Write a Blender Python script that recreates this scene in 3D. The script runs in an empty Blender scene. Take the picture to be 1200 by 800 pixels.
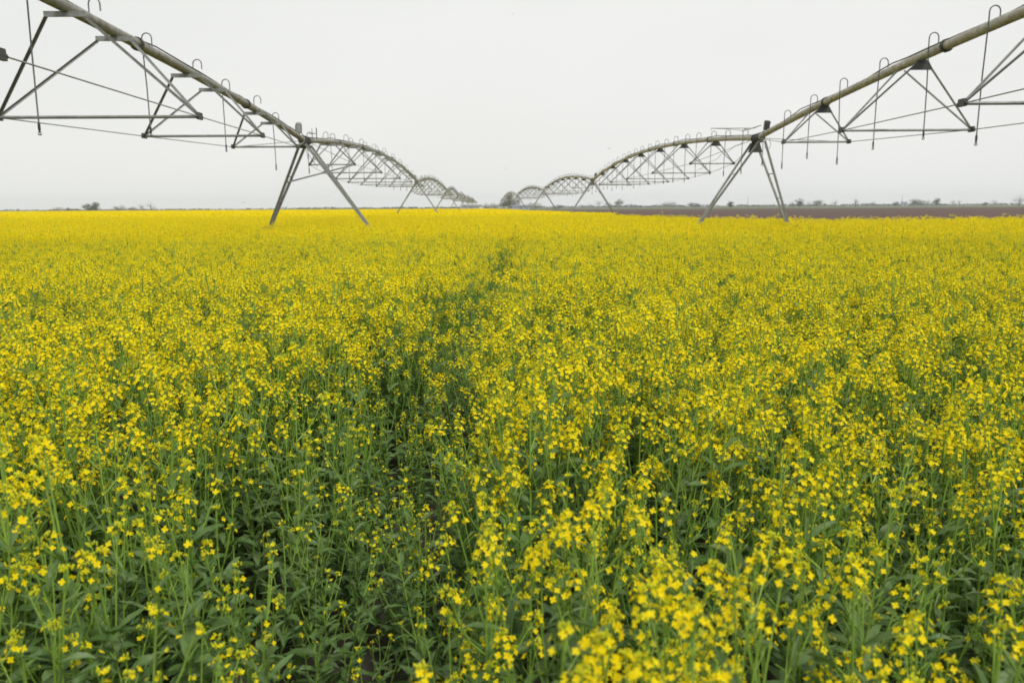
import bpy, math, random
import numpy as np
from mathutils import Vector, Matrix, noise

R = random.Random(7)
NR = np.random.default_rng(11)
sc = bpy.context.scene
COL = sc.collection
PI = math.pi
EYE = 1.55

# ------------------------------------------------------------------ materials
def mat(name, base, rough=.6, metal=0.0, spec=.4):
    m = bpy.data.materials.new(name); m.use_nodes = True
    nt = m.node_tree; b = nt.nodes['Principled BSDF']
    b.inputs['Base Color'].default_value = (*base, 1)
    b.inputs['Roughness'].default_value = rough
    b.inputs['Metallic'].default_value = metal
    b.inputs['Specular IOR Level'].default_value = spec
    return m, nt, b

def noisy(name, c1, c2, scale, rough=.6, metal=0.0, spec=.4, detail=4, stretch=None, bump=0, coord='Object', rnd=0.0, trans=0.0, tcol=None):
    """two colours mixed by noise (and by the object's own random value), optional bump and translucency"""
    m, nt, b = mat(name, c1, rough, metal, spec)
    N, L = nt.nodes, nt.links
    tc = N.new('ShaderNodeTexCoord'); mp = N.new('ShaderNodeMapping')
    L.new(tc.outputs[coord], mp.inputs['Vector'])
    if stretch: mp.inputs['Scale'].default_value = stretch
    n = N.new('ShaderNodeTexNoise'); n.inputs['Scale'].default_value = scale; n.inputs['Detail'].default_value = detail
    L.new(mp.outputs[0], n.inputs['Vector'])
    r = N.new('ShaderNodeMapRange'); r.inputs[1].default_value = .3; r.inputs[2].default_value = .7
    L.new(n.outputs['Fac'], r.inputs[0])
    fac = r.outputs[0]
    if rnd:
        oi = N.new('ShaderNodeObjectInfo')
        mm = N.new('ShaderNodeMix'); mm.inputs[0].default_value = rnd
        L.new(fac, mm.inputs[2]); L.new(oi.outputs['Random'], mm.inputs[3]); fac = mm.outputs[0]
    mx = N.new('ShaderNodeMix'); mx.data_type = 'RGBA'
    mx.inputs[6].default_value = (*c1, 1); mx.inputs[7].default_value = (*c2, 1)
    L.new(fac, mx.inputs[0]); L.new(mx.outputs[2], b.inputs['Base Color'])
    if bump:
        bp = N.new('ShaderNodeBump'); bp.inputs['Strength'].default_value = bump; bp.inputs['Distance'].default_value = .02
        L.new(n.outputs['Fac'], bp.inputs['Height']); L.new(bp.outputs[0], b.inputs['Normal'])
    if trans:
        t = N.new('ShaderNodeBsdfTranslucent'); ms = N.new('ShaderNodeMixShader'); ms.inputs[0].default_value = trans
        if tcol: t.inputs[0].default_value = (*tcol, 1)
        else: L.new(mx.outputs[2], t.inputs[0])
        out = [x for x in N if x.type == 'OUTPUT_MATERIAL'][0]
        L.new(b.outputs[0], ms.inputs[1]); L.new(t.outputs[0], ms.inputs[2]); L.new(ms.outputs[0], out.inputs['Surface'])
    return m

M = {}
M['petal'] = noisy('petal_yellow', (.95, .80, .003), (.93, .71, .003), 60, .55, spec=.2, rnd=.5, trans=.38)
M['bud'] = noisy('bud_green_yellow', (.38, .46, .02), (.62, .58, .02), 50, .6, spec=.2, rnd=.5)
M['stem'] = noisy('rape_stem', (.14, .26, .03), (.24, .36, .06), 12, .55, spec=.3, rnd=.4)
M['leaf'] = noisy('rape_leaf', (.045, .13, .012), (.17, .245, .09), 18, .5, spec=.45, rnd=.35, trans=.25, tcol=(.14, .26, .03))
M['galv'] = noisy('galvanized_pipe', (.34, .34, .31), (.19, .175, .14), 6, .55, .25, detail=6, bump=.1)
M['galv_beige'] = noisy('weathered_beige_pipe', (.52, .515, .45), (.28, .25, .19), 6, .55, .2, detail=6, bump=.1)
M['steel'] = noisy('zinc_steel', (.30, .31, .30), (.20, .205, .19), 9, .5, .2, detail=5)
M['darksteel'] = noisy('dark_plate', (.09, .095, .09), (.06, .062, .058), 9, .55, .4)
M['cable'] = noisy('black_cable', (.03, .03, .03), (.05, .05, .045), 20, .6)
M['box'] = noisy('box_grey', (.30, .31, .30), (.24, .25, .24), 8, .5)
M['black'] = noisy('box_black', (.025, .026, .028), (.04, .04, .042), 8, .5)
M['rubber'] = noisy('tyre_rubber', (.03, .03, .03), (.07, .06, .045), 10, .8)
M['hose'] = noisy('drop_hose', (.08, .085, .08), (.12, .12, .11), 10, .6)
M['wood'] = noisy('bark', (.12, .10, .08), (.18, .15, .12), 3, .9)
M['crown_green'] = noisy('far_leaves_green', (.05, .08, .03), (.09, .12, .05), .6, .8, rnd=.3)
M['crown_dark'] = noisy('far_leaves_dark', (.03, .05, .025), (.05, .07, .035), .6, .8)
M['crown_bare'] = noisy('far_twigs', (.14, .12, .10), (.20, .17, .14), .6, .9)
M['shed'] = noisy('shed_wall', (.35, .40, .46), (.28, .33, .40), 1, .6)
M['white'] = noisy('white_paint', (.75, .75, .73), (.65, .66, .64), 1, .5)
M['roof'] = noisy('shed_roof', (.16, .17, .19), (.22, .22, .23), 1, .6)
M['bird'] = noisy('bird_dark', (.03, .03, .035), (.06, .06, .06), 5, .7)

# ------------------------------------------------------------------ mesh builder
class MB:
    def __init__(s): s.v = []; s.f = []; s.m = []
    def face(s, pts, m=0):
        k = len(s.v); s.v += [tuple(p) for p in pts]; s.f.append(tuple(range(k, k + len(pts)))); s.m.append(m)
    def tube(s, pts, rad, n=6, m=0, caps=True):
        pts = [Vector(p) for p in pts]
        if not hasattr(rad, '__len__'): rad = [rad] * len(pts)
        base = len(s.v); up = None
        for i, p in enumerate(pts):
            d = (pts[min(i + 1, len(pts) - 1)] - pts[max(i - 1, 0)])
            d = d.normalized() if d.length > 1e-9 else Vector((0, 0, 1))
            if up is None:
                up = Vector((0, 0, 1)) if abs(d.z) < .9 else Vector((1, 0, 0))
            a = d.cross(up)
            if a.length < 1e-4: a = d.cross(Vector((0, 1, 0)))
            a.normalize(); b = d.cross(a).normalized(); up = -b if False else a.cross(d).normalized()
            for k in range(n):
                t = 2 * PI * k / n
                s.v.append(tuple(p + (a * math.cos(t) + b * math.sin(t)) * rad[i]))
        for i in range(len(pts) - 1):
            for k in range(n):
                k2 = (k + 1) % n
                s.f.append((base + i * n + k, base + i * n + k2, base + (i + 1) * n + k2, base + (i + 1) * n + k)); s.m.append(m)
        if caps and n > 2:
            s.f.append(tuple(base + k for k in range(n))); s.m.append(m)
            e = base + (len(pts) - 1) * n
            s.f.append(tuple(e + n - 1 - k for k in range(n))); s.m.append(m)
    def angle(s, p, q, w, side, m=0):
        """an L-section steel bar from p to q, flange width w"""
        p, q = Vector(p), Vector(q); d = (q - p).normalized()
        a = d.cross(Vector(side)); a = a.normalized() if a.length > 1e-3 else d.cross(Vector((1, .1, 0))).normalized()
        b = d.cross(a).normalized(); t = w * .16
        prof = [(0, 0), (w, 0), (w, t), (t, t), (t, w), (0, w)]
        base = len(s.v)
        for c in (p, q):
            for x, y in prof: s.v.append(tuple(c + a * (x - w * .3) + b * (y - w * .3)))
        for k in range(6):
            k2 = (k + 1) % 6; s.f.append((base + k, base + k2, base + 6 + k2, base + 6 + k)); s.m.append(m)
        s.f.append(tuple(base + k for k in range(6))); s.m.append(m)
        s.f.append(tuple(base + 11 - k for k in range(6))); s.m.append(m)
    def prism(s, poly, thick, m=0):
        """polygon (list of 3D points) thickened along vector"""
        n = len(poly); t = Vector(thick); base = len(s.v)
        for q in poly: s.v.append(tuple(Vector(q) - t * .5))
        for q in poly: s.v.append(tuple(Vector(q) + t * .5))
        s.f.append(tuple(base + k for k in range(n))); s.m.append(m)
        s.f.append(tuple(base + 2 * n - 1 - k for k in range(n))); s.m.append(m)
        for k in range(n):
            k2 = (k + 1) % n
            s.f.append((base + k, base + k2, base + n + k2, base + n + k)); s.m.append(m)
    def add(s, o, off=(0, 0, 0), mm=None):
        k = len(s.v); o3 = off
        s.v += [(a + o3[0], b + o3[1], c + o3[2]) for a, b, c in o.v]
        s.f += [tuple(i + k for i in f) for f in o.f]
        s.m += [x if mm is None else mm[x] for x in o.m]
    def mesh(s, name, mats, smooth=False, org=(0, 0, 0)):
        me = bpy.data.meshes.new(name)
        v = s.v if org == (0, 0, 0) else [(a - org[0], b - org[1], c - org[2]) for a, b, c in s.v]
        me.from_pydata(v, [], s.f)
        for x in mats: me.materials.append(x)
        if len(mats) > 1: me.polygons.foreach_set('material_index', s.m)
        if smooth: me.polygons.foreach_set('use_smooth', [True] * len(s.f))
        me.update(); return me

def link(name, me, parent=None, loc=(0, 0, 0)):
    o = bpy.data.objects.new(name, me); COL.objects.link(o); o.location = loc
    if parent: o.parent = parent
    return o
def tag(o, label=None, cat=None, group=None, kind=None):
    if label: o['label'] = label
    if cat: o['category'] = cat
    if group: o['group'] = group
    if kind: o['kind'] = kind
    return o

# ------------------------------------------------------------------ camera
cam_d = bpy.data.cameras.new('camera'); cam = bpy.data.objects.new('camera', cam_d); COL.objects.link(cam)
cam_d.lens = 28; cam_d.sensor_width = 36; cam_d.clip_start = .05; cam_d.clip_end = 9000
pitch = math.atan(157 / 933.)
cam.matrix_world = Matrix.Translation((0, 0, EYE)) @ Matrix.Rotation(PI / 2 - pitch, 4, 'X') @ Matrix.Rotation(-math.radians(.33), 4, 'Z')
cam_d.dof.use_dof = True; cam_d.dof.focus_distance = 3.8; cam_d.dof.aperture_fstop = 4.2
sc.camera = cam

# ------------------------------------------------------------------ light, sky
SUN_EL, SUN_AZ = 52, 150          # azimuth clockwise from +Y (view direction)
w = bpy.data.worlds.new('World'); sc.world = w; w.use_nodes = True
nt = w.node_tree; N, L = nt.nodes, nt.links
bg = N['Background']; bg.inputs['Strength'].default_value = .056
sky = N.new('ShaderNodeTexSky'); sky.sky_type = 'NISHITA'; sky.sun_disc = False
sky.sun_elevation = math.radians(SUN_EL); sky.sun_rotation = math.radians(SUN_AZ)
sky.dust_density = 4; sky.air_density = 1.2
tc = N.new('ShaderNodeTexCoord'); mp = N.new('ShaderNodeMapping'); mp.inputs['Scale'].default_value = (1, 1, 3)
ns = N.new('ShaderNodeTexNoise'); ns.inputs['Scale'].default_value = 1.3; ns.inputs['Detail'].default_value = 3
L.new(tc.outputs['Generated'], mp.inputs[0]); L.new(mp.outputs[0], ns.inputs['Vector'])
cl = N.new('ShaderNodeMix'); cl.data_type = 'RGBA'
cl.inputs[6].default_value = (9.3, 9.45, 9.2, 1); cl.inputs[7].default_value = (11.7, 11.7, 11.35, 1)
L.new(ns.outputs['Fac'], cl.inputs[0])
mx = N.new('ShaderNodeMix'); mx.data_type = 'RGBA'; mx.inputs[0].default_value = .94
L.new(sky.outputs[0], mx.inputs[6]); L.new(cl.outputs[2], mx.inputs[7]); L.new(mx.outputs[2], bg.inputs['Color'])
sd = bpy.data.lights.new('sun', 'SUN'); sd.energy = 1.5; sd.angle = math.radians(12); sd.color = (1, .96, .9)
so = bpy.data.objects.new('sun', sd); COL.objects.link(so)
az, el = math.radians(SUN_AZ), math.radians(SUN_EL)
dirv = Vector((math.sin(az) * math.cos(el), math.cos(az) * math.cos(el), math.sin(el)))
so.rotation_euler = (-dirv).to_track_quat('-Z', 'Y').to_euler(); so.location = dirv * 50

# ------------------------------------------------------------------ ground
def sheet(name, pts, z, m, kind='structure'):
    mb = MB(); mb.face([(x, y, z) for x, y in pts]); o = link(name, mb.mesh(name, [m])); tag(o, kind=kind); return o
m_soil = noisy('soil', (.045, .040, .028), (.075, .065, .045), 6, .95, bump=.6, coord='Object', detail=8)
m_far = noisy('far_fields', (.09, .12, .045), (.16, .13, .09), .006, .95, coord='Object', stretch=(1, 4, 1), detail=3)
m_plough = noisy('ploughed_soil', (.060, .031, .021), (.092, .051, .036), .05, .95, coord='Object', stretch=(1, 3, 1), detail=8, bump=.5)
m_strip = noisy('winter_wheat', (.08, .12, .04), (.13, .12, .07), .02, .95, coord='Object', stretch=(1, 6, 1), detail=4)
sheet('ground', [(-6000, -300), (6000, -300), (6000, 6500), (-6000, 6500)], -.05, m_far)
sheet('soil', [(-300, -30), (120, -30), (120, 80), (40, 420), (-500, 420)], -.046 + .012, m_soil)
sheet('ploughed_field', [(9.8, 44), (13.5, 37.2), (60, 42), (700, 60), (900, 430), (-16, 430), (-12, 365), (2, 200), (6.4, 110)], -.026, m_plough)
sheet('meadow', [(2, 432), (1200, 432), (1500, 640), (-20, 640)], -.03, m_strip)

# right-hand boundary of the crop (x as a function of y)
EDGE = [(44, 9.8), (60, 9.3), (75, 8.6), (110, 6.6), (150, 4.6), (200, 2.0), (260, -2), (360, -10), (420, -14)]
def in_crop(x, y):
    x = np.asarray(x); y = np.asarray(y)
    lim = np.interp(y, [p[0] for p in EDGE], [p[1] for p in EDGE])
    front = 44 - (x - 9.8) * (6.8 / 3.7); front = np.where(x > 13.5, 37.2 + (x - 13.5) * .1, front)
    return np.where(y < 37.2, True, np.where(x < lim, True, y < front))

# ------------------------------------------------------------------ rapeseed: heads, leaves, plants
def raceme(rr, o, d, nopen, s=1.0, lod=0, nbud=None):
    """flower head: o = tip position, d = axis.  materials: 0 petal, 1 bud, 2 stem"""
    mb = MB(); o = Vector(o); d = Vector(d).normalized()
    a = d.orthogonal().normalized(); b = d.cross(a)
    ph = rr.random() * 6.28
    for i in range(nopen):
        t = i / max(1, nopen - 1)
        ang = ph + i * 2.4 + rr.uniform(-.4, .4)
        hz = (-.024 * t + .004 + rr.uniform(-.006, .006)) * s * (1.5 if nopen > 10 else 1)
        rad = (.008 + .014 * min(1, t * 1.5) + rr.uniform(-.003, .004)) * s
        out = a * math.cos(ang) + b * math.sin(ang)
        c = o + d * hz + out * rad
        n = (out * (.75 + .3 * t) + d * .55 + Vector((rr.uniform(-.4, .4), rr.uniform(-.4, .4), rr.uniform(-.1, .5)))).normalized()
        u = n.orthogonal().normalized(); u = (Matrix.Rotation(rr.random() * 6.28, 3, n) @ u); v = n.cross(u)
        pl = rr.uniform(.0054, .0073) * s; cup = rr.uniform(.15, .9)
        if lod == 0:
            for k in range(4):
                th = k * PI / 2 + rr.uniform(-.12, .12); e = u * math.cos(th) + v * math.sin(th); g = n.cross(e)
                up1 = n * (pl * cup * .3); up2 = n * (pl * cup * .45 * rr.uniform(.2, 1.3))
                w1, w2 = pl * .2, pl * .43
                p0 = c; p1 = c + e * pl * .55 + up1; p2 = c + e * pl + up2
                mb.face([p0 - g * w1 * .4, p0 + g * w1 * .4, p1 + g * w2, p1 - g * w2], 0)
                mb.face([p1 - g * w2, p1 + g * w2, p2 + g * w2 * .62, p2 - g * w2 * .62], 0)
            q = o + d * (hz - .014 * s)
            mb.face([q - d.cross(out) * .0007, q + d.cross(out) * .0007, c + d.cross(out) * .0006, c - d.cross(out) * .0006], 2)
        else:
            k = pl * (1.0 if lod == 1 else 1.5)
            bend = n * k * .35
            mb.face([c - u * k + bend, c - v * k * .9, c + v * k * .9], 0)
            mb.face([c + u * k + bend, c + v * k * .9, c - v * k * .9], 0)
    nb = (13 if nbud is None else nbud) if lod == 0 else (3 if lod == 1 else 1)
    for i in range(nb):
        ang = rr.random() * 6.28; rad = (rr.random() ** .5) * .010 * s
        c = o + d * (.006 * s + rr.uniform(-.004, .006)) + (a * math.cos(ang) + b * math.sin(ang)) * rad
        l = (.0045 if lod == 0 else .008) * s; wd = l * .5
        ax = (d + (c - o) * 30).normalized(); e = ax.orthogonal().normalized(); g = ax.cross(e)
        top = c + ax * l; bot = c - ax * l
        ring = [c + e * wd, c + g * wd, c - e * wd, c - g * wd]
        for k in range(4):
            mb.face([bot, ring[(k + 1) % 4], ring[k]], 1); mb.face([ring[k], ring[(k + 1) % 4], top], 1)
    return mb

def leaf(rr, o, ang, ln, wd, rise, droop, seg=5, lobed=False):
    mb = MB(); o = Vector(o); out = Vector((math.cos(ang), math.sin(ang), 0)); side = Vector((-out.y, out.x, 0))
    side = (side + Vector((0, 0, rr.uniform(-.35, .35)))).normalized()
    tw = rr.uniform(-.5, .5)
    L_, C_, R_ = [], [], []
    for i in range(seg + 1):
        t = i / seg
        el = rise - droop * t * t
        p = o + out * (ln * t * math.cos(rise * .5)) + Vector((0, 0, ln * (math.sin(rise) * t - droop * t * t * .55)))
        prof = math.sin(PI * min(1, t * .93 + .07)) ** .7
        if lobed and i in (1,): prof *= .45
        if t < .12: prof = .45
        if t > .99: prof = .04
        hw = wd * .5 * prof * rr.uniform(.85, 1.12)
        sd_ = (Matrix.Rotation(tw * t, 3, out) @ side)
        fold = Vector((0, 0, hw * .45))
        L_.append(p + sd_ * hw + fold + Vector((0, 0, rr.uniform(-.28, .28) * hw))); R_.append(p - sd_ * hw + fold + Vector((0, 0, rr.uniform(-.28, .28) * hw))); C_.append(p)
    for i in range(seg):
        mb.face([C_[i], L_[i], L_[i + 1], C_[i + 1]]); mb.face([R_[i], C_[i], C_[i + 1], R_[i + 1]])
    return mb

def make_plant(seed, h, nbr, dens, lod, leafy=1.0):
    """returns (stem_mb, leaf_mb, [head_mb...])"""
    rr = random.Random(seed)
    st, lf, heads = MB(), MB(), []
    ns_ = 5 if lod == 0 else (3 if lod == 1 else 3)
    lean = Vector((rr.uniform(-.06, .06), rr.uniform(-.06, .06), 0))
    def sp(t): return Vector((lean.x * t * t * 1.2 + .01 * math.sin(t * 7 + seed), lean.y * t * t * 1.2 + .01 * math.cos(t * 6 + seed), h * t))
    nseg = {0: 7, 1: 4, 2: 2}[lod]
    rad = [.0047 * (1 - .68 * i / nseg) * (1, 1.15, 1.7)[lod] for i in range(nseg + 1)]
    st.tube([sp(i / nseg) for i in range(nseg + 1)], rad, ns_, 0, False)
    tips = [(sp(1), Vector((lean.x, lean.y, 1)).normalized(), 1.0)]
    for i in range(nbr):
        t0 = .36 + .5 * (i + rr.random() * .6) / nbr
        ang = i * 2.4 + rr.uniform(-.5, .5)
        b0 = sp(t0); hh = h * (rr.uniform(.80, 1.0) if i > nbr * .4 else rr.uniform(.66, .93))
        hh = max(hh, b0.z + .14)
        rch = rr.uniform(.05, .13) * (1.25 - t0 * .6)
        e = b0 + Vector((math.cos(ang) * rch, math.sin(ang) * rch, hh - b0.z))
        mid = b0 + Vector((math.cos(ang) * rch * .62, math.sin(ang) * rch * .62, (hh - b0.z) * .48))
        pts = [b0, mid, e] if lod else [b0, b0.lerp(mid, .5) + Vector((math.cos(ang), math.sin(ang), 0)) * .008, mid, mid.lerp(e, .5) + Vector((0, 0, .004)), e]
        r0 = .0025 * (1, 1.2, 1.7)[lod]
        if lod < 2: st.tube(pts, [r0 * (1 - .5 * k / (len(pts) - 1)) for k in range(len(pts))], 4 if lod == 0 else 3, 0, False)
        tips.append((e, (e - mid).normalized(), rr.uniform(.75, 1.0)))
        if lod < 2:   # bract leaf where the branch leaves the stem
            lf.add(leaf(rr, b0, ang + rr.uniform(-.5, .5), rr.uniform(.035, .085), rr.uniform(.008, .017), rr.uniform(.3, .9), rr.uniform(.1, .6), 4 if lod == 0 else 2))
    for (p, d, s) in tips:
        no = max(0, int(round(rr.gauss(14, 5.5) * dens * (.6 + .4 * s))))
        if rr.random() > dens + .35: no = min(no, 2)
        if lod == 2: no = int(round(no * .55))
        elif lod == 1: no = int(round(no * 1.15))
        hd = raceme(rr, p, d, no, (1.0 if lod < 2 else 1.2) * rr.uniform(.9, 1.12), lod)
        if lod == 0:
            for k in range(rr.randint(3, 7)):    # young pods / withered flowers below the open ones
                z = rr.uniform(.035, .11); an = rr.random() * 6.28
                q = p - d * z; e = q + Vector((math.cos(an), math.sin(an), rr.uniform(.5, 1.3))) * rr.uniform(.014, .028)
                hd.tube([q, e], [.0007, .0010], 3, 2, False)
                if rr.random() < .3 * dens:
                    for _ in range(2):
                        j = Vector((rr.uniform(-1, 1), rr.uniform(-1, 1), rr.uniform(-1, .4))) * .004
                        hd.face([e, e + j + Vector((.004, 0, -.002)), e + j + Vector((0, .005, -.003))], 0)
        heads.append(hd)
    nl = int({0: 20, 1: 11, 2: 4}[lod] * leafy)
    for i in range(nl):
        t = .06 + .74 * (i + rr.random()) / nl
        big = 1 - t
        ln = (.05 + .095 * big) * rr.uniform(.6, 1.35); wd_ = (.012 + .028 * big) * rr.uniform(.8, 1.25)
        lf.add(leaf(rr, sp(t), i * 2.4 + rr.uniform(-.6, .6), ln, wd_, rr.uniform(.35, 1.1), rr.uniform(.3, 1.3), {0: 6, 1: 3, 2: 2}[lod], big > .5))
    return st, lf, heads

MT_HEAD = [M['petal'], M['bud'], M['stem']]
MT_ALL = [M['petal'], M['bud'], M['stem'], M['leaf']]
def joined(name, parts):
    mb = MB(); st, lf, hd = parts
    mb.add(st, mm={0: 2}); mb.add(lf, mm={0: 3})
    for h_ in hd: mb.add(h_)
    return bpy.data.objects.new(name, mb.mesh(name, MT_ALL))

# variants 0-5 in full bloom, 6-7 half, 8-9 mostly green
SPEC = [(1.0, 7, 1.0, 1), (.97, 6, 1.1, 1), (1.0, 8, .9, .9), (.95, 6, 1.0, 1), (1.0, 7, 1.2, .9), (.93, 8, 1.0, 1.1),
        (.95, 6, .5, 1.2), (.9, 5, .45, 1.3), (.88, 5, .18, 1.5), (.80, 4, .12, 1.7)]
rich_parts = [make_plant(100 + i, *s[:3], 0, s[3]) for i, s in enumerate(SPEC)]
lib_rich = [joined('plant_rich', p) for p in rich_parts]
lib_mid = [joined('plant_mid', make_plant(200 + i, *s[:3], 1, s[3])) for i, s in enumerate(SPEC)]
lib_low = [joined('plant_low', make_plant(300 + i, *s[:3], 2, s[3])) for i, s in enumerate(SPEC)]

def patch(seed, size, n, s):
    rr = random.Random(seed); mb = MB()
    for i in range(n):
        x, y = rr.uniform(-size / 2, size / 2), rr.uniform(-size / 2, size / 2)
        z = rr.gauss(.92, .05)
        r = rr.uniform(.018, .034) * s
        for k in range(3):
            c = Vector((x + rr.gauss(0, r), y + rr.gauss(0, r), z - abs(rr.gauss(0, r * 1.1))))
            n_ = Vector((rr.gauss(0, 1), rr.gauss(0, 1), rr.gauss(.5, .7))).normalized(); u = n_.orthogonal() ; v = n_.cross(u)
            mb.face([c + u * r, c + v * r, c - u * r, c - v * r], 0)
        if i % 2 == 0:
            mb.tube([(x, y, .35), (x, y, z)], .004 * s, 3, 2, False)
        if i % 3 == 0:
            a = rr.random() * 6.28; c = Vector((x, y, z - rr.uniform(.06, .4))); e = Vector((math.cos(a), math.sin(a), .2)) * .09 * s
            g = Vector((-e.y, e.x, 0)) * .35
            mb.face([c - g, c + e * .5 - g, c + e, c + g], 3)
    return bpy.data.objects.new('crop_patch', mb.mesh('crop_patch', MT_ALL))
lib_patch = [patch(400 + i, 2.0, 205, 1.25) for i in range(4)]
lib_patch2 = [patch(500 + i, 6.0, 470, 3.0) for i in range(3)]

# ------------------------------------------------------------------ sowing
def nz(x, y, s, o=0.0):
    return np.array([noise.noise((a * s + o, b * s + o * 1.7, o)) for a, b in zip(x, y)])
TRACK = [(-.6, -.18), (.9, -.30), (2.0, -.42), (3.8, -.38), (6.5, -.24), (10, -.12), (16, -.02), (21, 0.05), (24, .2)]
def track_x(y): return np.interp(y, [p[0] for p in TRACK], [p[1] for p in TRACK])

def scatter(y0, y1, dens, jit=.5):
    cell = 1 / math.sqrt(dens); X, Y = [], []
    ys = np.arange(y0, y1, cell)
    for y in ys:
        hw = .74 * y + 1.6
        xs = np.arange(-hw, hw, cell)
        X.append(xs + NR.uniform(-jit, jit, len(xs)) * cell); Y.append(y + NR.uniform(-jit, jit, len(xs)) * cell)
    X = np.concatenate(X); Y = np.concatenate(Y)
    k = in_crop(X, Y); return X[k], Y[k]

def attrs(X, Y):
    """variant index, height scale, yaw, tilt for plants standing at X, Y"""
    n = len(X)
    n1 = nz(X, Y, .8, 3.1); n2 = nz(X, Y, 1.9, 8.7); n3 = nz(X, Y, .13, 5.5)
    fl = .47 + .62 * n1 + .42 * n2 + .3 * n3 + NR.normal(0, .13, n)
    fl += np.interp(Y, [.8, 1.6, 2.5, 5, 8], [-.38, -.28, -.10, .12, .24])
    fl -= .24 * np.clip((-X - .15) / .5, 0, 1) * np.clip((3.0 - Y) / 1.6, 0, 1)      # greener corner by the track
    dx = np.abs(X - track_x(Y) ); halfw = np.interp(Y, [0, 2, 6, 12, 24], [.17, .21, .13, .13, .10])
    tr = np.clip(1 - dx / (halfw * 2.0), 0, 1) * (Y < 24)
    pn = np.clip(np.interp(Y, [.8, 1.2, 3, 3.8, 6, 8, 13, 15, 24], [.6, 1.1, 1.1, .6, .4, .85, 1.0, .6, .3]) + .7 * nz(X * 0 + 3.3, Y, 1.1, 2.2), .1, 1.2); tr = tr * pn
    fl -= .95 * tr
    idx = np.where(fl > .42, NR.integers(0, 6, n), np.where(fl > .12, NR.integers(6, 8, n), NR.integers(8, 10, n)))
    sc_ = .97 + .10 * n2 + .07 * n3 + NR.normal(0, .055, n) - np.clip((Y - 6) / 60, 0, .05) + .045
    tall = NR.random(n) < .05; sc_ = np.where(tall, sc_ + NR.uniform(.06, .15, n), sc_)
    sc_ *= 1 - .33 * tr; core = (dx < halfw * .8) & (Y < 24); sc_ = np.where(core, sc_ * NR.uniform(.6, .95, n), sc_)
    keep = ~((dx < halfw * .6) & (NR.random(n) < .42 * pn) & (Y < 24))
    keep &= (NR.random(n) < np.clip(1.15 + 1.1 * n2 + .5 * n1, .45, 1))
    # nothing tall right in front of the lens
    sc_ = np.where(Y < 1.3, np.minimum(sc_, 1.0 + .08 * (Y - .7)), sc_)
    front = (Y < 1.08) & (X > -.27) & (X < .45) & (NR.random(n) < .55)
    idx = np.where(front, NR.integers(0, 6, n), idx); sc_ = np.where(front, NR.uniform(1.03, 1.10, n), sc_); keep |= front
    rot = np.stack([NR.normal(0, .07, n), NR.normal(0, .07, n), NR.uniform(0, 6.28, n)], 1)
    return idx[keep], sc_[keep], rot[keep], X[keep], Y[keep]

def instancer(name, X, Y, Z, idx, scl, rot, lib):
    me = bpy.data.meshes.new(name)
    me.vertices.add(len(X)); me.vertices.foreach_set('co', np.stack([X, Y, Z], 1).astype(np.float32).ravel())
    a = me.attributes.new('idx', 'INT', 'POINT'); a.data.foreach_set('value', idx.astype(np.int32))
    a = me.attributes.new('scl', 'FLOAT_VECTOR', 'POINT'); a.data.foreach_set('vector', scl.astype(np.float32).ravel())
    a = me.attributes.new('rot', 'FLOAT_VECTOR', 'POINT'); a.data.foreach_set('vector', rot.astype(np.float32).ravel())
    o = link(name, me)
    g = bpy.data.node_groups.new(name, 'GeometryNodeTree')
    g.interface.new_socket(name='Geometry', in_out='INPUT', socket_type='NodeSocketGeometry')
    g.interface.new_socket(name='Geometry', in_out='OUTPUT', socket_type='NodeSocketGeometry')
    GN, GL = g.nodes, g.links
    gi = GN.new('NodeGroupInput'); go = GN.new('NodeGroupOutput')
    iop = GN.new('GeometryNodeInstanceOnPoints'); iop.inputs['Pick Instance'].default_value = True
    g2i = GN.new('GeometryNodeJoinGeometry')
    for ob in reversed(lib):       # join geometry keeps the last-linked first
        oi = GN.new('GeometryNodeObjectInfo'); oi.inputs['Object'].default_value = ob; oi.inputs['As Instance'].default_value = True
        GL.new(oi.outputs['Geometry'], g2i.inputs[0])
    def na(nm, t):
        x = GN.new('GeometryNodeInputNamedAttribute'); x.data_type = t; x.inputs['Name'].default_value = nm
        return [s for s in x.outputs if s.enabled][0]
    GL.new(gi.outputs[0], iop.inputs['Points']); GL.new(g2i.outputs[0], iop.inputs['Instance'])
    GL.new(na('idx', 'INT'), iop.inputs['Instance Index'])
    GL.new(na('rot', 'FLOAT_VECTOR'), iop.inputs['Rotation']); GL.new(na('scl', 'FLOAT_VECTOR'), iop.inputs['Scale'])
    GL.new(iop.outputs[0], go.inputs[0])
    md = o.modifiers.new('sow', 'NODES'); md.node_group = g
    return o

# near plants
X, Y = scatter(.72, 6.5, 52)
idx, scl, rot, X, Y = attrs(X, Y)
vis = np.abs(X) < .655 * Y + .12
score = np.where(vis, Y, Y + 50)
order = np.argsort(score); ind = order[:300]; rest = order[300:]

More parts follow.
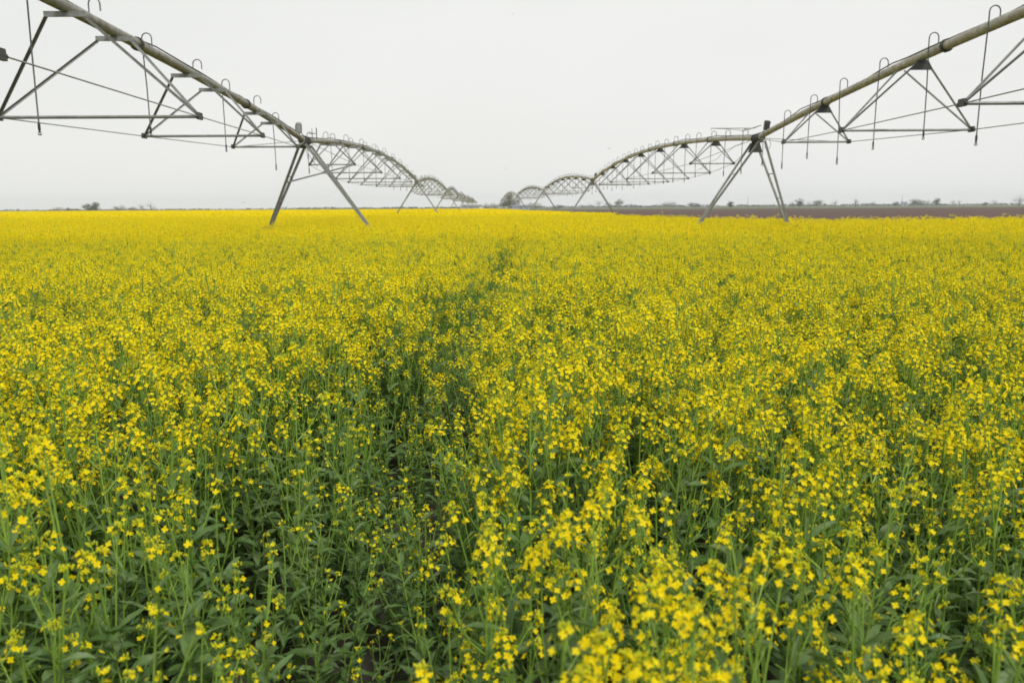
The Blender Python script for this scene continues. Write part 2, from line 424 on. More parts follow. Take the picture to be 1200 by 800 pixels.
protos = []
for i, (st, lf, hd) in enumerate(rich_parts):
    protos.append((st.mesh('stem', [M['stem']]), lf.mesh('foliage', [M['leaf']]), [h_.mesh('flower_head', MT_HEAD) for h_ in hd]))
LBL = {0: 'nearest rapeseed plants carrying full yellow flower heads at the very front of the field',
       1: 'nearest rapeseed plants with only scattered yellow flowers at the front of the field',
       2: 'nearest leafy green rapeseed plants still in bud, low in the gaps at the front of the field'}
LBL = {0: 'near rapeseed plant with full yellow flower heads at the front edge of the field',
       1: 'near rapeseed plant with only scattered yellow flowers at the front edge of the field',
       2: 'near leafy green rapeseed plant still mostly in bud, in a gap at the front edge'}
GRP = {0: 'near rapeseed plants in full bloom', 1: 'near rapeseed plants thinly in bloom', 2: 'near rapeseed plants in bud'}
src = {}
for j in ind:
    v = int(idx[j]); kk = 0 if v < 6 else (1 if v < 8 else 2)
    if v not in src:
        root = bpy.data.objects.new('rapeseed_plant', None); COL.objects.link(root)
        root.empty_display_size = .1
        s_, l_, hs = protos[v]
        kids = [link('stem', s_, root), link('foliage', l_, root)] + [link('flower_head', q, root) for q in hs]
        src[v] = (root, kids); r_ = root
    else:
        root, kids = src[v]; r_ = root.copy(); COL.objects.link(r_)
        for c in kids:
            c2 = c.copy(); COL.objects.link(c2); c2.parent = r_
    s = float(scl[j]); r_.location = (float(X[j]), float(Y[j]), -.035); r_.rotation_euler = [float(q) for q in rot[j]]; r_.scale = (s, s, s)
    tag(r_, LBL[kk], 'plant', GRP[kk])

P_rich = (X[rest], Y[rest], idx[rest], scl[rest], rot[rest])
def sc3(s): return np.stack([s, s, s], 1)
crops = []
x, y, i_, s_, r_ = P_rich
allp = [('rapeseed_crop', x, y, i_, s_, r_, lib_rich, 'rows of flowering rapeseed just behind the nearest plants')]
X, Y = scatter(6.5, 18, 30); i_, s_, r_, X, Y = attrs(X, Y)
allp.append(('rapeseed_crop', X, Y, i_, s_, r_, lib_mid, 'dense yellow rapeseed in the middle of the field where the track fades out'))
X, Y = scatter(18, 62, 23); i_, s_, r_, X, Y = attrs(X, Y)
allp.append(('rapeseed_crop', X, Y, i_, s_, r_, lib_low, 'solid yellow rapeseed around the feet of the nearest irrigation towers'))
# one single crop object: the libraries are chained, the index picks the level of detail
LIB = []; cat = []
for nm, x, y, i_, s_, r_, lib, _ in allp:
    cat.append((x, y, np.full(len(x), -.035), i_ + len(LIB), sc3(s_), r_)); LIB += lib
def grid(y0, y1, st):
    out = []
    for y in np.arange(y0, y1, st):
        hw = .74 * y + 4
        for x in np.arange(-hw, hw, st): out.append((x + st * .5, y + st * .5))
    a = np.array(out); k = in_crop(a[:, 0] + st * .5, a[:, 1]); return a[k, 0], a[k, 1]
for (y0, y1, st, lib) in ((60.5, 120, 2.0, lib_patch), (120, 360, 6.0, lib_patch2)):
    x, y = grid(y0, y1, st); n = len(x)
    q = NR.integers(0, 4, n) * (PI / 2)
    cat.append((x, y, NR.normal(.03, .03, n), NR.integers(0, len(lib), n) + len(LIB), sc3(np.full(n, 1.0)), np.stack([q * 0, q * 0, q], 1))); LIB += lib
c = [np.concatenate([t[k] for t in cat]) for k in range(6)]
crop = instancer('rapeseed_crop', c[0], c[1], c[2], c[3], c[4], c[5], LIB)
tag(crop, 'dense yellow flowering rapeseed crop filling the field out to the horizon', 'crop', kind='stuff')
print('instances', len(c[0]))

# distant canopy under the patches (the closed leaf and flower layer of the crop)
mb = MB()
ys = [56, 70, 90, 120, 160, 220, 300, 361]
for a_, b_ in zip(ys[:-1], ys[1:]):
    def xr(y): return float(np.interp(y, [p[0] for p in EDGE], [p[1] for p in EDGE])) - .6
    mb.face([(-.74 * a_ - 8, a_, .8), (xr(a_), a_, .8), (xr(b_), b_, .8), (-.74 * b_ - 8, b_, .8)])
m_can = noisy('far_crop_canopy', (.10, .17, .012), (.42, .39, .008), 1.6, .9, coord='Object', detail=9)
o = link('crop_canopy', mb.mesh('crop_canopy', [m_can])); tag(o, 'closed leaf and flower layer of the far rapeseed', 'crop', kind='stuff')

# ------------------------------------------------------------------ irrigation machines
def build_machine(cfg):
    T = [Vector((x, y, 0)) for x, y in cfg['towers']]
    i1 = cfg['first']; org = tuple(T[i1])
    root = bpy.data.objects.new('irrigation_machine', None); COL.objects.link(root); root.location = org
    tag(root, cfg['label'], 'irrigation machine', 'pivot irrigation machines over the field')
    def P(name, mb, mats, parent=None, smooth=False):
        o = link(name, mb.mesh(name, mats, smooth, org=org))
        o.parent = parent or root
        return o
    rr = random.Random(cfg['seed']); H0 = 4.0; RP = cfg['rp']
    pm = cfg['pipe_mat']; st = M['steel']; rise = cfg['rise']
    nodes_after = {}
    for s in range(len(T) - 1):
        A, B = T[s], T[s + 1]; Ls = (B - A).length; t = (B - A).normalized(); sd_ = Vector((t.y, -t.x, 0))   # sd_: to the machine's right
        near = s <= i1
        lod = 0 if s < i1 + 1 else (1 if s < i1 + 3 else 2)
        fat = (1.0, 1.0, 1.15)[lod]
        def pz(d): return H0 + rise * (1 - ((d - Ls / 2) / (Ls / 2)) ** 2)
        def pp(d, off=0, dz=0): return A + t * d + sd_ * off + Vector((0, 0, pz(d) + dz))
        nseg = 24 if lod < 2 else 14
        mb = MB(); mb.tube([pp(Ls * k / nseg) for k in range(nseg + 1)], RP, 14 if lod == 0 else 8, 0)
        pipe = P('water_pipe', mb, [pm], smooth=True)
        # flanges
        for k in range(1, 7 if lod < 2 else 1):
            d = Ls * k / 7; mb = MB(); mb.tube([pp(d - .035), pp(d + .035)], RP * 1.35, 12, 0)
            if lod == 0:
                for q in range(8):
                    a = q * PI / 4; e = sd_ * math.cos(a) * RP * 1.22 + Vector((0, 0, 1)) * math.sin(a) * RP * 1.22
                    mb.tube([pp(d - .06) + e, pp(d + .06) + e], .012, 5, 0)
            P('flange', mb, [M['darksteel']], pipe)
        # power cable lying loosely on the pipe
        mb = MB(); pts = []; nc = 60 if lod == 0 else 30
        for k in range(nc + 1):
            d = Ls * k / nc
            pts.append(pp(d, RP * .45 * math.sin(d * .9 + s), RP * .93 + .012 + .05 * max(0, math.sin(d * 1.13 + s * 2)) ** 3))
        if lod < 2: mb.tube(pts, .016, 5, 0); P('power_cable', mb, [M['cable']], pipe, True)
        # truss stations
        n = cfg['n']; step = cfg['step']; m0 = (Ls - step * (n - 1)) / 2
        nodeL, nodeR = [], []
        for k in range(n):
            d = cfg['st'][k] if 'st' in cfg else m0 + step * k; u = abs(d - Ls / 2) / (Ls / 2)
            half = 1.85 * (1 - u * u * .78) if u < .95 else .8
            half = np.interp(u, [0, .25, .48, .73, .85, 1], [1.87, 1.78, 1.5, .98, .8, .4])
            half *= cfg['wide']; drop = np.interp(u, [0, .25, .48, .73, .85, 1], [1.83, 1.76, 1.52, 1.05, .85, .2])
            nl, nr = pp(d, -half, -drop), pp(d, half, -drop); nodeL.append(nl); nodeR.append(nr)
            sp_ = cfg['split']; w_ = .044 * fat
            mb = MB()
            for sg, nd in ((-1, nl), (1, nr)):
                for q in (-1, 1):
                    top = pp(d + q * sp_, sg * cfg['platew'] * .5, -RP - (.06 if cfg['plates'] == 2 else .0))
                    mb.angle(top, nd, w_ if lod < 2 else .07, t)
            tr = P('truss', mb, [st])
            mb = MB(); mb.tube([nl, nr], .032 * fat, 6, 0); P('cross_bar', mb, [st], tr)
            if lod < 2:
                for q in ((-1, 1) if cfg['plates'] == 2 else (-1,)):
                    c0 = pp(d + q * sp_, 0, 0); W = cfg['platew'] * .5 + .03
                    mb = MB(); z1 = -RP + .02; z2 = -RP - .07
                    up = Vector((0, 0, 1))
                    if cfg['plates'] == 2:
                        poly = [c0 - sd_ * W + up * z1 * 1.0, c0 + sd_ * W + up * z1, c0 + sd_ * W + up * z2, c0 - sd_ * W + up * z2]
                    else:
                        poly = [c0 - sd_ * .12 + up * z1, c0 + sd_ * .12 + up * z1, c0 + sd_ * .24 + up * (z2 - .12), c0 - sd_ * .24 + up * (z2 - .12)]
                    mb.prism(poly, t * .03); P('saddle_plate', mb, [M['darksteel'] if cfg['plates'] == 1 else M['steel']], tr)
                for nd in (nl, nr):
                    mb = MB(); mb.prism([nd + v for v in (t * -.09 + Vector((0, 0, .07)), t * .09 + Vector((0, 0, .07)), t * .11 + Vector((0, 0, -.05)), t * -.11 + Vector((0, 0, -.05)))], sd_ * .05)
                    mb.tube([nd - t * .13, nd + t * .13], .028, 6, 0)
                    P('joint', mb, [M['darksteel']], tr)
        # truss rods down both sides
        for sg, nd in ((-1, nodeL), (1, nodeR)):
            mb = MB(); pts = [pp(.5, sg * .12, -RP)] + nd + [pp(Ls - .5, sg * .12, -RP)]
            for a_, b_ in zip(pts[:-1], pts[1:]): mb.tube([a_, b_], .011 * (1, 1.1, 1.5)[lod], 5, 0)
            P('truss_rod', mb, [st])
        nodes_after[s] = (nodeL, nodeR)
        # goosenecks and drops
        ng = 20 if lod < 2 else 14
        for k in range(ng):
            d = Ls * (k + .5) / ng + rr.uniform(-.12, .12) + (.75 if (s == i1 - 1 and k == 12 and not cfg['all_hoses']) else 0)
            long_ = .2 if (s == i1 - 1 and k == 12 and not cfg['all_hoses']) else 0
            hose = (k % 2 == 0) or cfg['all_hoses']
            sg = -1 if hose else 1
            if lod == 2 and k % 2: continue
            gh, gw = .25 + rr.uniform(-.03, .03), .20
            rt = .0125 * (1, 1.25, 1.7)[lod]
            c0 = pp(d, 0, RP - .02)
            if hose: c0 = pp(d, -sg * .04 + 0, RP - .03)
            arc = [c0 + Vector((0, 0, z)) for z in (0, gh - .08)]
            for q in range(1, 7):
                a = PI * q / 6; arc.append(c0 + Vector((0, 0, gh - .08)) + sd_ * sg * gw * .5 * (1 - math.cos(a)) + Vector((0, 0, gw * .5 * math.sin(a))))
            e = arc[-1]
            mb = MB()
            if hose:
                zb = cfg['zdrop'] + rr.uniform(-.16, .16) - long_
                sway = sd_ * rr.uniform(-.03, .03) + t * rr.uniform(-.04, .04)
                b_ = Vector((e.x, e.y, zb)) + sway
                arc += [e - Vector((0, 0, .15)), e.lerp(b_, .5) + sway * .3, b_]
                mb.tube(arc, rt, 6 if lod == 0 else 4, 0)
                wt = MB(); wt.tube([b_ + Vector((0, 0, .14)), b_ + Vector((0, 0, .12)), b_ + Vector((0, 0, .02)), b_], [rt, .021 * fat, .021 * fat, .01], 7, 0)
                if lod == 0:
                    wt.tube([b_, b_ - Vector((0, 0, .03))], .012, 6, 0)
                    wt.tube([b_ - Vector((0, 0, .045)), b_ - Vector((0, 0, .06))], [.035, .02], 8, 0)
                    for q in (-1, 1): wt.tube([b_ + sd_ * q * .014, b_ + sd_ * q * .03 - Vector((0, 0, .025)), b_ + sd_ * q * .02 - Vector((0, 0, .05))], .004, 4, 0)
                g_ = P('sprinkler_drop', mb, [M['hose']], pipe, True)
                if lod < 2: P('nozzle', wt, [M['black']], pipe)
            else:
                arc += [e - Vector((0, 0, .12))]
                mb.tube(arc, rt, 6, 0); P('gooseneck', mb, [M['hose']], pipe, True)
    # towers
    for s in range(1, len(T)):
        A = T[s]; t = ((T[s] - T[s - 1]).normalized() + (T[min(s + 1, len(T) - 1)] - T[s - 1]).normalized()).normalized()
        sd_ = Vector((t.y, -t.x, 0)); up = Vector((0, 0, 1))
        far = s > i1 + 1; near = s == i1
        bs = cfg['shift'] if near else 0
        hb = cfg['hb'] if near else 2.3; zb = .5; zt = H0 - RP - .05
        mb = MB(); C0 = A + sd_ * bs
        mb.tube([C0 - sd_ * hb + up * zb, C0 + sd_ * hb + up * zb], .09, 8, 0)
        # top cap beam joining the legs, rungs between the two bars of each side
        mb.tube([A - t * .55 + up * zt, A + t * .55 + up * zt], .05, 6, 0)
        legs = []
        for sg in (-1, 1):
            foot = C0 + sd_ * sg * hb * .985 + up * (zb + .09)
            for q in (-1, 1):
                top = A + sd_ * sg * .10 + t * q * cfg['legsplit'] + up * zt
                legs.append((top, foot + t * q * .07, sg, q))
            if not far:
                for f_ in (.35, .62):
                    a_ = legs[-1][0].lerp(legs[-1][1], f_); b_ = legs[-2][0].lerp(legs[-2][1], f_)
                    mb.tube([a_, b_], .018, 5, 0)
        tw = P('tower', mb, [st])
        for top, ft, sg, q in legs:
            mb = MB()
            if near or s < i1: mb.angle(top, ft, .085, t); 
            else: mb.tube([top, ft], .05 if not far else .06, 5, 0)
            P('leg', mb, [st], tw)
        # wheels
        for sg in (-1, 1):
            c0 = C0 + sd_ * sg * (hb + .02) + up * .42; mb = MB()
            nW = 24 if near else 12
            ring = []
            for k in range(nW):
                a = 2 * PI * k / nW; ring.append((math.cos(a), math.sin(a)))
            prof = [(.26, -.12), (.42, -.14), (.47, -.09), (.47, .09), (.42, .14), (.26, .12)]
            base = len(mb.v)
            for cx, sx in ring:
                for r_, o_ in prof: mb.v.append(tuple(c0 + t * (o_) + (sd_ * cx + up * sx) * r_))
            for k in range(nW):
                k2 = (k + 1) % nW
                for j in range(6):
                    j2 = (j + 1) % 6; mb.f.append((base + k * 6 + j, base + k * 6 + j2, base + k2 * 6 + j2, base + k2 * 6 + j)); mb.m.append(0)
            mb.tube([c0 - t * .05, c0 + t * .05], .30, 12, 1)
            P('wheel', mb, [M['rubber'], M['steel']], tw)
        # dark end plate of the pipe joint
        if not far:
            c0 = A + up * (H0 - RP - .02) + t * (.25 if cfg['plates'] == 1 else -.1)
            mb = MB()
            hh = .38 if cfg['plates'] == 1 else .16
            mb.prism([c0 - sd_ * .14, c0 + sd_ * .14, c0 + sd_ * .27 - up * hh, c0 - sd_ * .27 - up * hh], t * .04)
            P('joint_plate', mb, [M['darksteel']], tw)
            mb = MB(); mb.tube([A - t * .30 + up * H0, A + t * .30 + up * H0], RP * 1.35, 12, 0)
            for q in (-.3, 0, .3): mb.tube([A + t * (q - .03) + up * H0, A + t * (q + .03) + up * H0], RP * 1.75, 12, 0)
            P('pipe_coupling', mb, [M['darksteel']], tw)
        # control box on its bracket
        k = cfg['box']; c0 = A + sd_ * k[0] + up * (H0 + .30) - t * .2
        mb = MB(); ax = (up + sd_ * k[2]).normalized()
        if k[1] == 'black':
            c0 = A + sd_ * k[0] + up * (H0 + .26) - t * .2
            mb.tube([c0, c0 + ax * .02, c0 + ax * .27, c0 + ax * .30, c0 + ax * .33], [.085, .105, .115, .125, .09], 14, 0)
        else:
            r_ = .115
            mb.tube([c0 - ax * .05, c0 - ax * .02, c0 + ax * .26, c0 + ax * .31, c0 + ax * .33], [.095, r_, r_, .09, .05], 14, 0)
        mb.tube([c0 + ax * .02 + sd_ * .04, A + up * (H0 + .05) + sd_ * .05], .014, 5, 1)
        mb.tube([c0 + ax * .02 - sd_ * .04, A + up * (H0 + .05) - sd_ * .05], .014, 5, 1)
        P('control_box', mb, [M['black'] if k[1] == 'black' else M['box'], M['darksteel']], tw)
        if near and k[1] == 'black':       # thin boom with a hooked end and a loose white hose
            mb = MB(); z0 = H0 + .33
            mb.tube([A + up * (z0 + .12) + sd_ * .1, A - sd_ * .35 + up * (z0 - .02), A - sd_ * .6 + up * (z0 - .08)], .022, 6, 0)
            e0 = A - sd_ * 1.72 + up * (z0 + .02)
            mb.tube([A - sd_ * .1 + up * (z0 + .02), e0, e0 - up * .07 - sd_ * .01], .014, 5, 0)
            mb.tube([A - sd_ * .5 + up * (z0 - .07), A - sd_ * 1.0 + up * (z0 - .01), e0], .009, 5, 0)
            P('boom', mb, [M['steel']], tw)
            mb = MB()
            pts = [A - sd_ * (.2 + .14 * q) + t * (1.0 + .1 * q) + up * (H0 - .10 * q - .05 * math.sin(q * 2.2)) for q in range(12)]
            mb.tube(pts, .012, 5, 0); P('loose_hose', mb, [M['white']], tw, True)
            mb = MB()
            for q in (.05, .22):
                mb.tube([A + sd_ * (.2 + q) + up * (H0 - .02), A + sd_ * (.26 + q) + up * (H0 - .22), A + sd_ * (.22 + q) + up * (H0 - .38)], .009, 5, 0)
            P('loose_wire', mb, [M['cable']], tw, True)
        if near and k[1] != 'black':
            # brace from the outer leg up to the first node of the next span
            top, ft, _, _ = legs[0]; a_ = top.lerp(ft, .42)
            mb = MB(); mb.tube([a_, nodes_after[s][1][0]], .032, 6, 0); P('brace', mb, [st], tw)
            mb = MB()
            mb.tube([A + up * (H0 - .1) + sd_ * .05, A + up * (H0 - .5) + sd_ * .12, A + up * (H0 - .95) + sd_ * .42], .009, 5, 0)
            mb.tube([A + sd_ * .28 + up * (H0 - .0), A + sd_ * .28 + up * (H0 + .42)], .01, 5, 0)
            mb.tube([A + sd_ * .40 + up * (H0 + .25), A + sd_ * .16 + up * (H0 + .25)], .016, 5, 0)
            mb.tube([A + sd_ * .44 + up * (H0 + .05), A + sd_ * .44 + up * (H0 + .45)], .018, 5, 0)
            P('loose_wire', mb, [M['cable']], tw, True)
    return root

build_machine(dict(towers=[(-6.95, -17.2), (-7.55, 30), (-8.95, 77), (-9.85, 124), (-11.2, 171), (-12.4, 218), (-13.5, 265), (-14.4, 312)],
    first=1, seed=3, rp=.10, pipe_mat=M['galv'], rise=.95, n=8, step=5.2, split=.85, platew=.62, plates=2, all_hoses=False, st=[5.1, 10.3, 15.4, 20.6, 25.8, 31.9, 37.0, 42.1], wide=1.08, zdrop=2.98,
    hb=2.03, shift=.42, legsplit=.42, box=(-.15, 'grey', 0), label='long grey-green irrigation pipeline on A-frame towers, its nearest tower topped by a grey box'))
build_machine(dict(towers=[(8.75, -15), (9.05, 30), (7.53, 75), (4.81, 120), (1.3, 165), (-2.0, 210)],
    first=1, seed=5, rp=.10, pipe_mat=M['galv_beige'], rise=.95, n=7, step=5.55, split=.5, platew=.16, plates=1, all_hoses=True, wide=1.0, zdrop=2.85,
    hb=1.84, shift=-.47, legsplit=.5, box=(.22, 'black', .15), label='long beige irrigation pipeline on A-frame towers, its nearest tower topped by a black canister'))

# ------------------------------------------------------------------ far background
def px(x, D):
    return (x - 600) / 933. * D
def tree(x, D, h, wd, kind, label, shape='round', seed=0):
    rr = random.Random(seed * 31 + int(x)); cx = px(x, D)
    root = bpy.data.objects.new('tree', None); COL.objects.link(root); root.location = (cx, D, -.05)
    tag(root, label, 'tree', 'far trees along the horizon')
    tr = MB(); lean = rr.uniform(-.05, .05) * h
    tr.tube([(0, 0, -.3), (lean * .3, 0, h * .3), (lean, 0, h * .8)], [h * .035, h * .026, h * .01], 6, 0)
    crown = MB(); tips = []
    nl = 9
    for i in range(nl):
        a = i * 2.4; z0 = h * rr.uniform(.08, .5); rch = wd * .5 * rr.uniform(.5, .85)
        z1 = min(h * .92, z0 + h * rr.uniform(.1, .4))
        if shape == 'cone': rch *= max(.15, 1.15 - z1 / h)
        e = Vector((math.cos(a) * rch, math.sin(a) * rch, z1)); tips.append(e)
        tr.tube([(lean * .4, 0, z0), e.lerp(Vector((0, 0, z0)), .45) + Vector((0, 0, h * .03)), e], [h * .014, h * .009, h * .004], 4, 0)
    tips += [Vector((lean, 0, h * .85)), Vector((0, 0, h * .6))]
    for _ in range(8): tips.append(Vector((rr.gauss(0, wd * .2), rr.gauss(0, wd * .2), h * rr.uniform(.2, .7))))
    nleaf = {'bare': 700, 'tree': 1000, 'dark': 1200}[kind]
    clumps = []
    for tp in tips:
        for _ in range(3): clumps.append((tp + Vector((rr.gauss(0, wd * .09), rr.gauss(0, wd * .09), rr.gauss(0, h * .06))), rr.uniform(.09, .17)))
    for i in range(nleaf):
        c0, cr = clumps[i % len(clumps)]
        p = c0 + Vector((rr.gauss(0, wd * cr * .8), rr.gauss(0, wd * cr * .8), rr.gauss(0, h * cr * .55)))
        if p.z > h: p.z = h * rr.uniform(.8, 1)
        if p.z < h * .1: p.z = h * .12
        s = (.10 if kind == 'bare' else .2) * h / 8 * rr.uniform(.6, 1.3) * 1.4
        n_ = Vector((rr.gauss(0, 1), rr.gauss(0, 1), rr.gauss(0, 1))).normalized(); u = n_.orthogonal().normalized(); v = n_.cross(u)
        if kind == 'bare': crown.face([p - u * s * 2.6, p + v * s * .22, p + u * s * 2.6, p - v * s * .22])
        else: crown.face([p - u * s, p - v * s * .7, p + u * s, p + v * s * .7])
    o = link('trunk', tr.mesh('trunk', [M['wood']]), root)
    o = link('crown', crown.mesh('crown', [{'bare': M['crown_bare'], 'tree': M['crown_green'], 'dark': M['crown_dark']}[kind]]), root)
TREES = [  # px x, distance, px height, px width, kind, label
 (76, 620, 4.0, 12, 'tree', 'wide low far bush, first of the group left of the tall twin crowns'),
 (89, 600, 3.6, 8, 'dark', 'dark rounded far bush between the wide low bush and the twin crowns'),
 (98, 610, 2.8, 5, 'tree', 'smallest far bush just before the twin crowns'),
 (111, 600, 7.5, 10, 'dark', 'taller far tree with flat crown, the first of the twin crowns'),
 (119, 600, 8.5, 10, 'dark', 'tallest dark far tree, second of the twin crowns'),
 (144, 640, 4.2, 8, 'tree', 'pale far shrub joining the sloping tree after the low scrub'),
 (151, 640, 7, 7, 'bare', 'pale far tree whose crown slopes up to one side'),
 (163, 620, 3.5, 10, 'dark', 'flat dark far bush beside the two upright bare trees'),
 (173, 620, 7, 7, 'bare', 'first upright bare far tree, shorter of the pair'),
 (184, 620, 8.5, 9, 'bare', 'second upright bare far tree, the boxier and taller of the pair'),
 (571, 560, 5, 8, 'tree', 'low far tree beside the white gable of the shed'),
 (580, 560, 5.5, 9, 'tree', 'low far tree between the shed and the pointed dark tree'),
 (591, 640, 8.5, 8, 'tree', 'lower far tree sloping up to the pointed one by the last beige arches'),
 (597, 640, 15, 9, 'tree', 'pointed grey-green tree, tallest of all, by the end of the beige pipeline'),
 (604, 650, 10, 10, 'dark', 'dark far tree just behind the last beige arches, beside the pointed tall one'),
 (627, 500, 6.0, 14, 'tree', 'rounded green shrub beside the long low barn'),
 (654, 560, 4, 10, 'tree', 'low green bush under the second beige arch'),
 (690, 1300, 5.5, 12, 'bare', 'hazy bluish far tree next to the leg of the second beige tower'),
 (701, 1300, 8, 9, 'bare', 'taller hazy far tree behind the second beige tower leg'),
 (713, 1300, 5, 10, 'tree', 'low hazy tree between two taller hazy ones'),
 (724, 1200, 8, 9, 'tree', 'hazy round far tree right after the second beige tower'),
 (738, 1200, 5, 7, 'bare', 'small hazy purple-grey far tree on its own'),
 (780, 1250, 5.5, 14, 'tree', 'wide hazy tree joined to a slightly taller one'),
 (788, 1250, 6.5, 9, 'bare', 'hazy tree slightly taller than the wide one it joins'),
 (808, 900, 4.5, 8, 'dark', 'first of two low dark far bushes before the near beige tower'),
 (815, 900, 4, 7, 'dark', 'second of two low dark far bushes before the near beige tower'),
 (853, 700, 6.0, 6, 'dark', 'single small dark far tree framed between the legs of the near beige tower'),
 (925, 900, 6, 9, 'bare', 'thin bare tree starting the row past the near beige tower'),
 (933, 900, 7.8, 8, 'dark', 'tallest tree of the row past the near beige tower'),
 (943, 900, 6, 10, 'bare', 'bare tree in the middle of the row past the near beige tower'),
 (954, 900, 6.8, 10, 'tree', 'rounded tree ending the row past the near beige tower'),
 (974, 1000, 7, 8, 'bare', 'forked bare far tree standing alone after the row'),
 (998, 950, 8.5, 6, 'bare', 'narrow lollipop-shaped far tree on open ground'),
 (1018, 1200, 5.5, 5, 'bare', 'faint thin hazy far tree'),
 (1044, 900, 4.5, 7, 'dark', 'low dark bush right beside the pale silo'),
 (1066, 1000, 7, 9, 'tree', 'first grey-green tree of the row after the silo'),
 (1073, 1000, 5.5, 8, 'tree', 'lowest tree of the row after the silo'),
 (1081, 1000, 6.5, 7, 'bare', 'bare tree within the row after the silo'),
 (1091, 1000, 8, 7, 'tree', 'round tall tree ending the row after the silo'),
 (1110, 850, 6, 5, 'bare', 'leaning thin dark far tree'),
 (1117, 1100, 6, 5, 'bare', 'faint small tree beside the leaning one'),
 (1148, 850, 3.5, 5, 'dark', 'tiny dark bush on the ploughed field horizon'),
 (1158, 900, 6.5, 8, 'bare', 'bare spreading tree before the large round bare one'),
 (1187, 700, 12, 13, 'bare', 'large round bare tree near the end of the horizon'),
 (1199, 900, 4.5, 5, 'dark', 'small dark bush at the far end of the horizon'),
]
for i, (x, D, hp, wp, k, lb) in enumerate(TREES):
    s = D / 933.
    tree(x, D, hp * 1.15 * s + .9, wp * s * 1.2, k, lb, 'cone' if x == 597 else 'round', i)

# low far tree belts that read as one mass
def belt(spans, D, hpx, m, seed):
    rr = random.Random(seed); mb = MB()
    for x0, x1, hp in spans:
        a, b = px(x0, D), px(x1, D); H = hp * D / 933. + 1.2
        n = int((b - a) * 2.2)
        for i in range(n):
            x = rr.uniform(a, b); y = D + rr.uniform(-20, 20)
            hh = H * (.55 + .6 * noise.noise((x * .03, seed, 0)) + .25 * noise.noise((x * .11, 3, seed)))
            z = rr.uniform(0, max(hh, .6)); s = rr.uniform(.5, 1.3) * D / 900
            n_ = Vector((rr.gauss(0, 1), rr.gauss(0, 1), rr.gauss(0, 1))).normalized(); u = n_.orthogonal().normalized(); v = n_.cross(u)
            p = Vector((x, y, z)); mb.face([p - u * s, p - v * s * .7, p + u * s, p + v * s * .7])
    o = link('treeline', mb.mesh('treeline', [m])); return o
tag(belt([(62, 235, 1.6), (235, 560, 1.8), (380, 405, 2.3), (425, 490, 2.6)], 900, 2, M['crown_green'], 1), 'low green scrub belt behind the far yellow edge of the field', 'treeline', kind='stuff')
tag(belt([(-120, 250, 1.0), (330, 560, 2.2), (620, 1320, 2.6), (690, 800, 3.2), (860, 1100, 3.0)], 1700, 2, M['crown_dark'], 2), 'faint bluish distant woodland on the horizon', 'treeline', kind='stuff')

def boxm(mb, x0, x1, y0, y1, z0, z1, m=0):
    v = [(x, y, z) for x in (x0, x1) for y in (y0, y1) for z in (z0, z1)]; k = len(mb.v); mb.v += v
    for f in ((0, 1, 3, 2), (4, 6, 7, 5), (0, 4, 5, 1), (2, 3, 7, 6), (0, 2, 6, 4), (1, 5, 7, 3)): mb.f.append(tuple(k + i for i in f)); mb.m.append(m)
def shed(x0, x1, D, hpx, label, gable_white):
    a, b = px(x0, D), px(x1, D); h = hpx * D / 933. + .9; dp = 9
    root = bpy.data.objects.new('farm_shed', None); COL.objects.link(root); root.location = ((a + b) / 2, D, -.05)
    tag(root, label, 'shed', 'far farm buildings'); W = (b - a) / 2
    mb = MB(); boxm(mb, -W, W, -dp / 2, dp / 2, 0, h * .66)
    link('wall', mb.mesh('wall', [M['shed']]), root)
    mb = MB()
    mb.prism([(-W - .3, -dp / 2 - .4, h * .663), (-W - .3, 0, h), (-W - .3, dp / 2 + .4, h * .663)], (.01, 0, 0))
    rf = MB(); k = [(-W - .3, -dp / 2 - .4, h * .663), (-W - .3, 0, h), (-W - .3, dp / 2 + .4, h * .663)]
    rf.prism([(0, q[1], q[2]) for q in k], (2 * W + .6, 0, 0)); link('roof', rf.mesh('roof', [M['roof']]), root)
    d = MB(); boxm(d, -W * .15, W * .15, -dp / 2 - .06, -dp / 2 - .003, 0, h * .5); link('door', d.mesh('door', [M['roof']]), root)
    if gable_white:
        g = MB(); boxm(g, W - 1.6, W + .02, -dp / 2 - .08, -dp / 2 - .003, 0, h * .66); link('gable_panel', g.mesh('gable_panel', [M['white']]), root)
shed(543, 566, 560, 4.5, 'low bluish shed with a white end at the far end of the grey pipeline', True)
shed(601, 621, 540, 4.0, 'low grey-blue barn under the last beige pipeline arches', False)
# silo with mast, and a lone mast
def mast(x, D, hpx, label):
    h = hpx * D / 933. + 1; root = bpy.data.objects.new('mast', None); COL.objects.link(root); root.location = (px(x, D), D, -.05)
    tag(root, label, 'mast', 'far masts'); mb = MB(); r = h * .018
    for i in range(3):
        a = i * 2.094; mb.tube([(math.cos(a) * r * 2, math.sin(a) * r * 2, 0), (0, 0, h)], .12, 4, 0)
    link('pole', mb.mesh('pole', [M['steel']]), root)
    mb = MB()
    for i in range(8):
        z = h * (i + .5) / 9; k = r * 2 * (1 - z / h); mb.tube([(k, 0, z), (-k * .5, k * .87, z), (-k * .5, -k * .87, z), (k, 0, z)], .06, 4, 0)
    link('brace', mb.mesh('brace', [M['steel']]), root)
mast(873, 1000, 11, 'hair-thin lone mast between the legs of the near beige tower')
mast(1051, 1100, 12, 'hair-thin mast rising above the pale silo')
root = bpy.data.objects.new('silo', None); COL.objects.link(root); root.location = (px(1054, 1105), 1105, -.05)
tag(root, 'pale squat pair of silos below the thin mast on the horizon', 'silo')
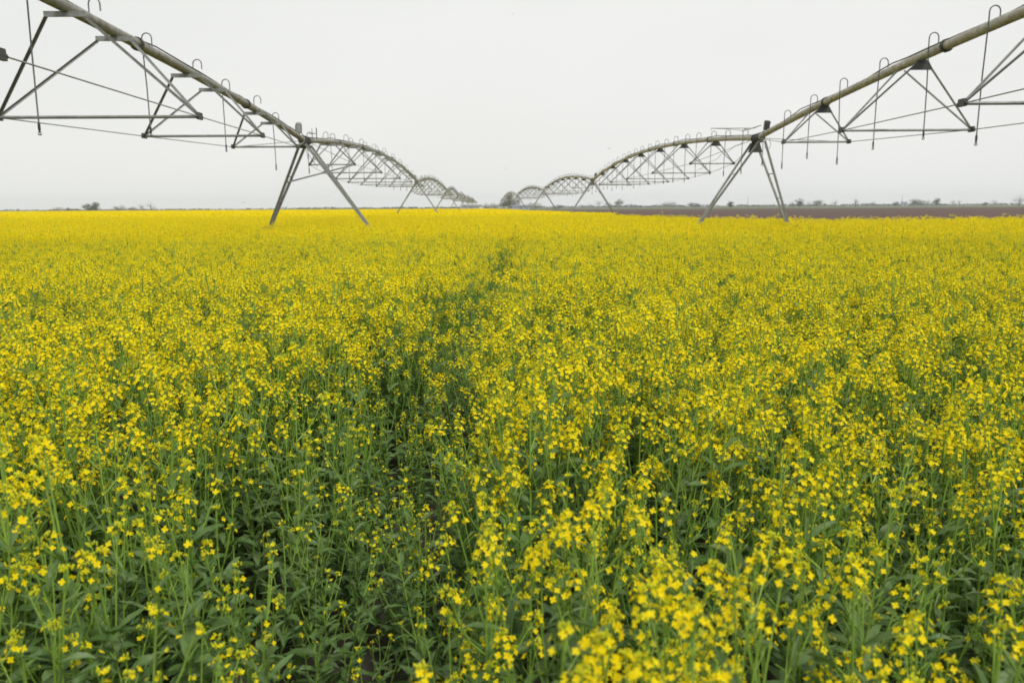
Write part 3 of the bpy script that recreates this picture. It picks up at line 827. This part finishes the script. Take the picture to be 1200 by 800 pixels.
for q in (-2.3, 2.3):
    mb = MB(); mb.tube([(q, 0, 0), (q, 0, 5.2)], 2.1, 16, 0); link('silo_body', mb.mesh('silo_body', [M['shed']]), root)
    mb = MB(); mb.tube([(q, 0, 5.2), (q, 0, 6.6)], [2.2, .3], 16, 0); link('silo_roof', mb.mesh('silo_roof', [M['roof']]), root)

# birds
def bird(x, y, D, span, roll, label):
    f = 933.; u = (x - 600) / f; v = -(y - 400) / f
    Y_ = D; k = D / (math.cos(pitch) + v * math.sin(pitch)); p = (u * k, D, EYE + (-math.sin(pitch) + v * math.cos(pitch)) * k)
    mb = MB(); s = span / 2
    mb.tube([(-s * .5, 0, 0), (-s * .2, 0, .01), (s * .15, 0, .01), (s * .4, 0, .02), (s * .5, 0, 0)], [.01, s * .12, s * .13, s * .07, .01], 6, 0)
    for sg in (-1, 1):
        mb.prism([(-s * .15, 0, 0), (s * .2, 0, 0), (s * .15, sg * s * .5, s * .25), (-s * .05, sg * s, s * .1), (-s * .2, sg * s * .5, s * .2)], (0, 0, .012))
    o = link('bird', mb.mesh('bird', [M['bird']]), None, p); o.rotation_euler = (roll, .1, x)
    tag(o, label, 'bird', 'tiny birds in the sky')
bird(287, 236, 90, .34, .3, 'tiny dark bird low over the horizon beside the nearest grey tower')
bird(594, 198, 110, .36, -.2, 'tiny dark bird above the gap where the two pipelines meet')
bird(715, 175, 100, .34, .5, 'tiny dark bird above the second beige arch')
bird(603, 17, 90, .30, 0, 'tiny dark bird highest in the open sky')

# ------------------------------------------------------------------ haze
HAZE = True
if HAZE:
    mb = MB(); boxm(mb, -2600, 2600, -250, 2400, -1.1, 32)
    hm = bpy.data.materials.new('haze'); hm.use_nodes = True; nt = hm.node_tree
    for n in list(nt.nodes):
        if n.type == 'BSDF_PRINCIPLED': nt.nodes.remove(n)
    pv = nt.nodes.new('ShaderNodeVolumePrincipled'); pv.inputs['Density'].default_value = .0002; pv.inputs['Color'].default_value = (.86, .92, 1, 1)
    pv.inputs['Anisotropy'].default_value = .2
    nt.links.new(pv.outputs[0], nt.nodes['Material Output'].inputs['Volume'])
    o = link('haze', mb.mesh('haze', [hm])); tag(o, kind='stuff')

# ------------------------------------------------------------------ render settings
sc.view_settings.view_transform = 'Standard'; sc.view_settings.look = 'None'; sc.view_settings.gamma = 1; sc.view_settings.exposure = .6
cy = sc.cycles
cy.max_bounces = 6; cy.diffuse_bounces = 3; cy.glossy_bounces = 2; cy.transmission_bounces = 4; cy.volume_bounces = 1; cy.transparent_max_bounces = 4
cy.use_denoising = True; cy.use_adaptive_sampling = True; cy.adaptive_threshold = .02
cy.use_light_tree = False
sc.render.film_transparent = False
cy.filter_width = 1.6 if hasattr(cy, 'filter_width') else 1.5
